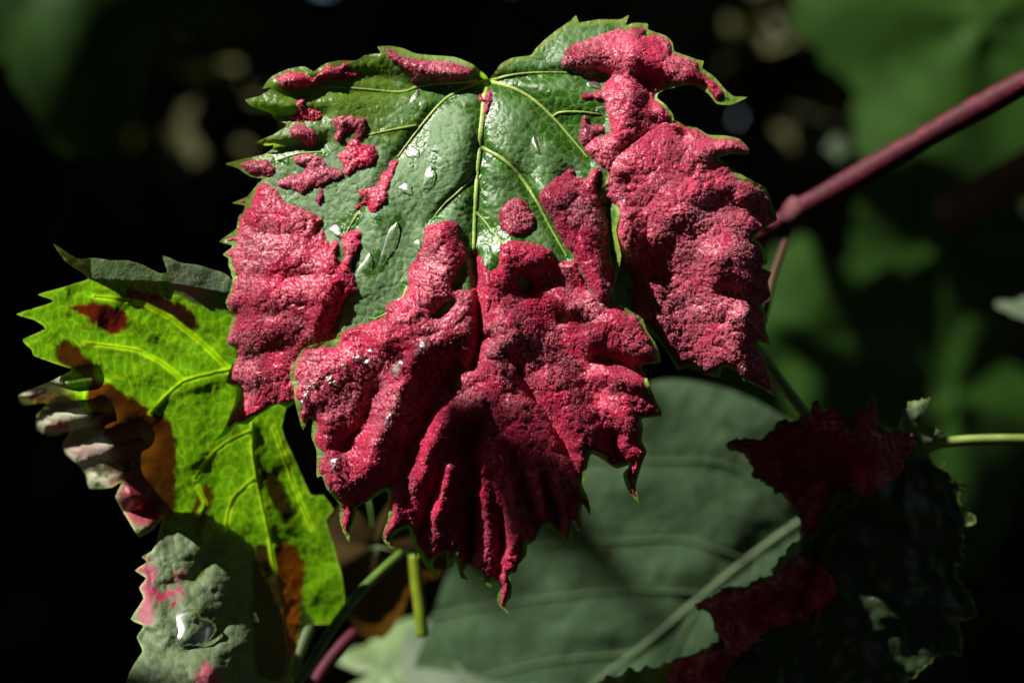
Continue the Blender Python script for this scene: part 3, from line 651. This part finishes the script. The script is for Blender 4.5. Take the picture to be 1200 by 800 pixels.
V, q, c, e = grid_sheet((lo[0], lo[1], hi[0], hi[1]), 1.4, lambda x, y: sdpoly(PL, x, y), surf_L)
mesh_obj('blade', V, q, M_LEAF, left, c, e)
for k, P in LV.items():
    wv = 3.6 if k in ('midrib', 'b', 'a') else 2.4
    V, F = rib(P, wv, wv*0.45, lambda x, y: hL(x, y)+0.8, 0.35)
    mesh_obj('midrib' if k == 'midrib' else 'vein', V, F, M_VEIN_B, left)

# ------------------------------------------------------------------ the dark crimson leaf at the right
OUT_R = [(849,521),(868,514),(895,512),(913,495),(935,493),(949,481),(960,466),(965,476),(980,475),(994,486),(1010,475),(1024,464),(1030,485),(1036,505),(1052,494),(1066,469),(1087,468),(1079,492),(1105,507),(1090,525),(1085,535),(1108,548),(1112,562),(1134,568),(1128,585),(1144,612),(1126,622),(1132,655),(1120,668),(1146,716),(1124,730),(1128,764),(1100,768),(1060,800),(1000,830),(900,830),(700,830),(704,796),(740,784),(791,772),(814,764),(841,750),(836,737),(832,719),(815,708),(850,690),(881,683),(904,674),(917,647),(940,624),(931,597),(913,579),(886,557),(872,534)]
PR = soft(OUT_R, 3, 0.5)
RREL = [(10, 18, [(870,520),(960,500)]), (10, 16, [(960,490),(1000,530)]), (-10, 14, [(920,540),(990,570)]), (12, 18, [(1030,500),(1020,560)]), (-16, 14, [(990,560),(960,620),(940,700)]), (12, 16, [(840,700),(890,690)]), (-8, 12, [(850,730),(900,720)]), (10, 14, [(830,770),(880,760)]), (9, 20, [(1060,600),(1050,700)]), (8, 10, [(935,610),(905,670)])]
def hR(x, y):
    return -192-0.30*(y-640)*0.5-0.0007*(x-960)**2+0.16*np.maximum(0, 560-y)+1.3*strokes(RREL, x, y)+26*(fbm(x/42, y/42, 111, 3)-.5)
def surf_R(x, y, f):
    n1 = fbm(x/26, y/26, 112, 4); n2 = fbm(x/5, y/5, 113, 3)
    col = np.tile(np.array([0.022, 0.042, 0.016]), (len(x), 1))*(0.7+0.6*n1)[:, None]
    def patch(P, c, k=0.9):
        nonlocal col
        col = mixc(col, c, k*ss(-3, 3, sdpoly(soft(P, 3), x, y)+6*(n2-.5)))
    patch([(1040,500),(1066,466),(1090,466),(1108,507),(1085,540),(1065,530)], (0.15, 0.20, 0.12))
    patch([(948,600),(935,650),(898,682),(890,670),(915,640)], (0.14, 0.19, 0.11))
    patch([(985,570),(1000,575),(970,620),(948,635),(955,600)], (0.09, 0.15, 0.02))
    patch([(700,800),(745,783),(795,770),(790,830),(700,830)], (0.16, 0.22, 0.09))
    col = mixc(col, (0.2, 0.28, 0.06), (1-ss(1, 4, f))*0.7)
    return hR(x, y)+bump(x/8, y/8, 114), col, {'rough': 0.45+0*x, 'trans': 0.3+0*x}
right = empty('vine_leaf', wpt(1078, 535, -205), 'dark leaf with deep crimson galled margins in shade at lower right', 'leaf', 'leaves of the galled vine')
lo = PR.min(0)-4; hi = PR.max(0)+4
V, q, c, e = grid_sheet((lo[0], lo[1], hi[0], hi[1]), 2.0, lambda x, y: sdpoly(PR, x, y)+12*(fbm(x/9, y/9, 151, 2)-.5), surf_R)
mesh_obj('blade', V, q, M_LEAF, right, c, e)
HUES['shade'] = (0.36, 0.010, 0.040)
for poly in ([(840,518),(900,500),(950,470),(1030,455),(1045,505),(1070,508),(1072,525),(1050,560),(1020,580),(990,572),(965,600),(945,640),(930,610),(915,580),(880,560)],
             [(810,705),(850,685),(905,675),(935,650),(960,655),(985,690),(960,720),(910,735),(880,760),(850,790),(840,830),(780,830),(786,775),(845,755)]):
    P = soft(poly, 4, 0.8)
    def ffun(x, y, P=P):
        f = sdpoly(P, x, y)+14*(fbm(x/13, y/13, 121, 3)-.5)
        return np.minimum(f, sdpoly(PR, x, y)+12*(fbm(x/9, y/9, 151, 2)-.5)-1.2-2.5*np.clip(fbm(x/12, y/12, 122, 2)*2-.6, 0, 1.5))
    lo = P.min(0)-6; hi = P.max(0)+6
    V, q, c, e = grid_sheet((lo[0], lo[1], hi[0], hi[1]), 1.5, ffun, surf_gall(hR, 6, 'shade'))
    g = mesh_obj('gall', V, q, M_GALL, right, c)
    felt(g, V, q, c, 0.25, 0.85, 0.2, len(V))
for P in ([(1075,535),(1020,560),(970,610),(930,690)], [(1050,548),(990,575),(930,530)]):
    V, F = rib(P, 3, 1.2, lambda x, y: hR(x, y)+1.5, 1.0); mesh_obj('vein', V, F, M_VEIN_D, right)
pp = crom([(1078,533),(1095,521),(1120,517),(1160,515),(1215,515)], 5, False)
V, F = tube([wpt(a, b, -208-0.4*(a-1078)) for a, b in pp], 0.0014); mesh_obj('petiole', V, F, M_GREENSTEM, right)

# ------------------------------------------------------------------ broad green leaf behind
OUT_G = [(478,800),(500,735),(530,660),(590,575),(660,500),(720,462),(785,444),(850,456),(905,480),(960,520),(1010,580),(1040,650),(1000,740),(960,840),(470,860)]
PG = soft([tuple(np.array(p)+np.array([3*(i % 2), 0])) for i, p in enumerate(OUT_G)], 8, 0.9)
GV = {'midrib': [(960,596),(930,616),(880,652),(821,700),(760,752),(690,806)], 'a': [(873,655),(800,632),(720,634),(620,640)], 'b': [(821,694),(720,692),(600,706),(505,722)], 'c': [(925,618),(860,548),(770,540),(680,540)], 'd': [(821,704),(800,745),(775,800)], 'e': [(890,652),(880,720),(870,790)], 'f': [(740,765),(640,775),(540,800)]}
def hG(x, y):
    h = -780+0.22*(560-y)+0.05*(x-700)-0.0006*(x-760)**2
    h = h-0.004*np.maximum(0, 500-y)**2
    for P in GV.values():
        d, t = dline(P, x, y); h = h-3*np.exp(-(d/20)**2)
    return h+14*(fbm(x/70, y/70, 131, 3)-.5)
def surf_G(x, y, f):
    n1 = fbm(x/40, y/40, 132, 4); n2 = fbm(x/7, y/7, 133, 3)
    col = np.tile(np.array([0.068, 0.128, 0.060]), (len(x), 1))*(0.75+0.5*n1)[:, None]
    f1, f2, cid = worley(x/14, y/14, 134)
    col = mixc(col, (0.13, 0.19, 0.09), (1-ss(0.04, 0.16, f2-f1))*0.4)
    sp = ss(0, 5, 9-np.hypot(x-712, y-648))
    col = mixc(col, (0.06, 0.03, 0.015), sp*0.8)
    return hG(x, y)+1.5*n2, col, {'rough': 0.5+0*x, 'trans': 0.25+0*x}
big = empty('vine_leaf', wpt(960, 596, -780), 'broad plain green leaf with pale straight veins below and behind the crimson leaf', 'leaf', 'leaves of the galled vine')
V, q, c, e = grid_sheet((455, 430, 1060, 860), 3.0, lambda x, y: sdpoly(PG, x, y), surf_G)
mesh_obj('blade', V, q, M_LEAF, big, c, e)
for k, P in GV.items():
    wv = 4.5 if k == 'midrib' else 1.8
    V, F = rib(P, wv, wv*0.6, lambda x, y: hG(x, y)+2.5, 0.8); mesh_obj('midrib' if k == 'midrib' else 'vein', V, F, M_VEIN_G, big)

# ------------------------------------------------------------------ canes and stalks
cane = empty('vine_cane', wpt(930, 250, -260), 'smooth dark red cane slanting up to the right edge', 'cane')
cp = crom([(868,283),(900,268),(932,248),(1000,210),(1070,169),(1140,130),(1230,80)], 6, False)
rr = [0.0033*(1+0.06*math.sin(a*0.045))*(1+0.16*math.exp(-((a-930)/9)**2)) * (0.72 if a < 925 else 1) for a, b in cp]
V, F = tube([wpt(a, b, -400+0.5*(a-930)) for a, b in cp], rr, 16); mesh_obj('shoot', V, F, M_CANE, cane)
V, F = tube([wpt(a, b, -398) for a, b in ((922,262),(926,256),(931,249),(936,241),(939,235))], [0.0024, 0.0034, 0.0039, 0.0037, 0.0030], 14); mesh_obj('node', V, F, M_NODE, cane)
V, F = tube([wpt(a, b, -412) for a, b in crom([(928,256),(918,290),(906,325),(896,370)], 5, False)], 0.0011, 10); mesh_obj('side_shoot', V, F, M_BROWNSTEM, cane)
def stalk(name, pts, h, rad, mat, label, cat):
    P = crom([p[:2] for p in pts], 6, False)
    hh = np.interp(np.arange(len(P)), np.linspace(0, len(P)-1, len(h)), h)
    V, F = tube([wpt(P[i][0], P[i][1], hh[i]) for i in range(len(P))], rad, 12)
    return tag(mesh_obj(name, V, F, mat), label, cat)
stalk('leaf_stalk', [(880,400),(903,430),(925,460),(955,500),(985,540)], [-220, -260], 0.0014, M_GREENSTEM, 'pale green leaf stalk running down from behind the tip of the right crimson lobe', 'stalk')
stalk('leaf_stalk', [(300,860),(345,805),(390,735),(425,690),(470,648)], [-150, -330], 0.0013, M_DARKSTEM, 'thin dark green leaf stalk slanting across the bottom beside the backlit leaf', 'stalk')
stalk('leaf_stalk', [(360,815),(378,785),(400,757),(415,742)], [-330, -380], 0.0019, M_CANE, 'short pink-red stalk at the bottom edge beneath the backlit leaf', 'stalk')
stalk('leaf_stalk', [(330,820),(343,785),(356,750),(362,735)], [-260, -300], 0.0016, M_PALE, 'pale green stalk stub at the bottom edge right of the backlit leaf', 'stalk')
st = stalk('tendril_stub', [(486,650),(488,680),(492,710),(495,745)], [-420, -420], 0.0018, M_STUB, 'short upright yellow-green stem stub below the crimson leaf tip', 'stem')
stalk('woody_cane', [(1110,250),(1160,225),(1240,180)], [-1500, -1400], 0.0085, M_BROWNSTEM, 'blurred brown woody cane at the right edge below the red cane', 'cane')

# ------------------------------------------------------------------ generic blurred leaves
def leaf_shape(seed, curl=0.2, teeth=11):
    r = random.Random(seed); n = 120; rings = 7; V = [(0, 0, 0)]; F = []
    for j in range(1, rings+1):
        for i in range(n):
            a = 2*math.pi*i/n                    # 0 = tip (+Y)
            rad = 0.66+0.20*math.cos(a)+0.16*math.cos(5*a)*(0.6+0.4*math.cos(a))+0.05*(((i*teeth*2/n) % 1)-.5)
            if abs(abs(a)-math.pi) < 0.5: rad *= 0.25+0.75*abs(a-math.pi)/0.5
            q = rad*j/rings; x = q*math.sin(a); y = q*math.cos(a)
            z = -curl*(x*x+y*y)+0.05*math.cos(5*a)*q+0.04*math.sin(3.1*x+seed)+0.03*math.sin(4.3*y+2*seed)
            V.append((x, y, z))
    for i in range(n): F.append((0, 1+(i+1) % n, 1+i))
    for j in range(rings-1):
        for i in range(n):
            a = 1+j*n+i; b = 1+j*n+(i+1) % n; F.append((a, b, b+n, a+n))
    return np.array(V), [tuple(reversed(f)) for f in F]
def bg_leaf(px, py, dist, size, tipdir, normal, mat, label, seed, curl=0.25, cat='leaf', group='blurred leaves in the dark background'):
    c = wpt(px, py, -dist/S)
    root = empty('vine_leaf', c, label, cat, group)
    n = Vector(normal).normalized(); t = Vector(tipdir); t = (t-n*t.dot(n)).normalized(); s = t.cross(n)
    V, F = leaf_shape(seed, curl)
    W = np.array([tuple(c+(s*v[0]+t*v[1]+n*v[2])*size) for v in V])
    mesh_obj('blade', W, F, mat, root)
    if dist > 0.4: return root                    # too far out of focus to show veins
    for a in (0, 1.2, -1.2):
        L = 0.8 if a == 0 else 0.6
        pts = [c+(s*math.sin(a)*k*L+t*math.cos(a)*k*L+n*(-curl*(k*L)**2+0.012))*size for k in (0, .33, .66, 1)]
        V, F = tube(pts, [0.014*size, 0.011*size, 0.008*size, 0.004*size], 6); mesh_obj('midrib' if a == 0 else 'vein', V, F, M_VEIN_D, root)
    pts = [c, c-t*size*0.35+n*-0.1*size, c-t*size*0.8-n*0.35*size]
    V, F = tube(pts, 0.016*size, 6); mesh_obj('petiole', V, F, M_DARKSTEM, root)
    return root
bg_leaf(75, -75, 0.50, 0.105, (0.12, 0.1, -1), (0.3, -0.9, 0.3), M_BG, 'blurred green leaf hanging into the top left corner', 3, 0.5)
bg_leaf(1160, 15, 0.75, 0.16, (-0.5, 0, -1), (0.2, -0.9, 0.25), M_BG, 'blurred mid-green leaf at the top right corner above the red cane', 5)
bg_leaf(975, 385, 0.75, 0.12, (-0.3, 0, -1), (0.2, -0.95, 0.0), M_BG, 'blurred round green leaf in shade right of the crimson lobe', 8)
bg_leaf(1110, 290, 0.95, 0.15, (0.3, 0, -1), (0.3, -0.95, 0.0), M_BG, 'blurred green leaf in shade between the red cane and the pale stalk', 11)
bg_leaf(1120, 470, 0.85, 0.13, (0.2, 0, -1), (0.3, -0.9, 0.1), M_BG, 'blurred green leaf in shade above the pale horizontal stalk', 12)
bg_leaf(1245, 362, 0.22, 0.024, (-1, 0, 0.05), (0.2, -0.4, 0.9), M_BG2, 'small pale leaf tip poking in at the right edge', 14)
bg_leaf(440, 640, 0.11, 0.030, (0.1, 0, -1), (0.3, -0.9, -0.1), M_BROWN, 'blurred olive-brown leaf in shade below the left of the crimson leaf', 19)
bg_leaf(450, 785, 0.20, 0.036, (0.8, 0, 0.2), (-0.2, -0.6, 0.8), M_PALE, 'blurred pale green leaf at the bottom edge under the stem stub', 21)
bg_leaf(600, 850, 0.16, 0.05, (-0.4, 0, 0.6), (0.1, -0.8, 0.5), M_BG2, 'dim green leaf at the bottom edge beneath the broad leaf', 23)

bg_leaf(985, 168, 1.0, 0.014, (0, 0, -1), (0.1, -0.9, 0.2), M_BG2, 'tiny pale out-of-focus leaf spot just above the red cane', 27)

# ------------------------------------------------------------------ water drops
def on_top(key, T):
    hf = HF[key] if key in HF else {'L': hL, 'G': hG}[key]
    def g(x, y):
        h = hf(x, y)
        if T: h = h+gall_height(x, y, np.full(x.shape, 40.0), T, 0)[0]
        return h
    return g
def drop(px, py, a, b, ang, H, label, key='A', T=0, group='water drops on the leaves'):
    H = max(0.8*H, 0.5*min(a, b))
    g = on_top(key, T); n = 28; rings = 8; pts = [(0.0, 0.0, 0.0)]
    sd = px*0.37+py*0.11
    for j in range(1, rings+1):
        for i in range(n):
            t = 2*math.pi*i/n; r = j/rings
            wb = 1+0.14*math.sin(2*t+sd)+0.13*math.sin(3*t+2*sd)+0.07*math.sin(5*t+3*sd)
            u = a*r*wb*math.cos(t); v = b*r*wb*math.sin(t)
            pts.append((u*math.cos(ang)-v*math.sin(ang), u*math.sin(ang)+v*math.cos(ang), r))
    pts = np.array(pts); x = px+pts[:, 0]; y = py+pts[:, 1]
    hc = g(x, y); hs = hc*0.75+0.25*hc.mean()
    up = np.maximum(hs+0.6+0.7*H*np.sqrt(np.maximum(0, 1-pts[:, 2]**2))+0.27*min(1, 7/a)*(pts[:, 0]+0.5*a)+0.27*min(1, 7/b)*(pts[:, 1]+0.5*b), hc+0.3)
    lo_ = np.minimum(hc-0.6, up-0.3)
    m = len(pts); V = np.concatenate([world(x, y, up), world(x, y, lo_)])
    F = []
    for i in range(n): F.append((0, 1+(i+1) % n, 1+i)); F.append((m, m+1+i, m+1+(i+1) % n))
    for j in range(rings-1):
        for i in range(n):
            p = 1+j*n+i; q_ = 1+j*n+(i+1) % n
            F.append((p, q_, q_+n, p+n)); F.append((m+p, m+p+n, m+q_+n, m+q_))
    for i in range(n):
        p = 1+(rings-1)*n+i; q_ = 1+(rings-1)*n+(i+1) % n; F.append((p, q_, m+q_, m+p))
    F = [tuple(reversed(f)) for f in F]
    return tag(mesh_obj('water_drop', V, F, M_WATER), label, 'water drop', group)
drop(483, 178, 8, 6, 0.2, 3.0, 'curved water drop on green blade below the left main vein')
drop(502, 208, 5, 15, 0.35, 2.4, 'tall narrow water drop on green blade between left vein and midrib')
drop(475, 220, 8, 5, -0.2, 2.2, 'ragged water drop right of the slanting red gall streak')
drop(454, 288, 5, 28, 0.36, 2.2, 'long slanting water streak on green blade above the central gall')
drop(427, 312, 6, 15, 0.5, 2.2, 'forked water smear on green blade beside the left lobe gall')
drop(394, 270, 8, 6, 0.1, 3.0, 'round water drop at the inner edge of the left lobe gall')
drop(489, 286, 4.5, 5, 0, 3.5, 'small clear water bead touching the upper left of the central gall')
drop(627, 168, 3, 9, -0.2, 2.0, 'slim water drop on dark green blade right of the midrib')
drop(695, 98, 8, 5, 0.6, 2.2, 'star shaped water drop under the upper right gall')
drop(703, 128, 7, 3, -0.3, 2.0, 'flat water drop at the left edge of the upper right gall')
drop(486, 113, 3, 8, 0.5, 2.0, 'narrow water drop on green blade by the upper left vein')
drop(396, 545, 10, 9, 0.3, 4.0, 'squarish bright water drop on the lower left flap of the central gall', T=7)
drop(455, 493, 4, 9, 0.2, 3.0, 'narrow water drop on the ridge of the central gall', T=7)
drop(497, 405, 5, 10, 0.2, 3.0, 'water drop on the central gall just below the green slit', T=7)
drop(466, 432, 6, 11, 0.6, 3.0, 'water drop at the top of the left ridge of the central gall', T=7)
drop(872, 431, 4, 4, 0, 3.0, 'lone water bead near the tip of the right lobe', 'C', 7)
drop(226, 736, 22, 24, 0.3, 15, 'big round water drop on the grey-green lower lobe of the left leaf', 'L')
drop(297, 722, 7, 5, 0.8, 5, 'small water drop on the grey-green lower lobe right of the big drop', 'L')
rr_ = random.Random(4)
for k in range(16):
    a = rr_.random(); px = 352+85*a+rr_.uniform(-6, 6); py = 470-58*a+rr_.uniform(-9, 9)
    drop(px, py, rr_.uniform(1.8, 3.8), rr_.uniform(1.8, 3.8), rr_.random()*3, 2.2, 'tiny water bead glinting among others on the left shoulder of the central gall', T=7, group='tiny water beads on the left shoulder of the central gall')
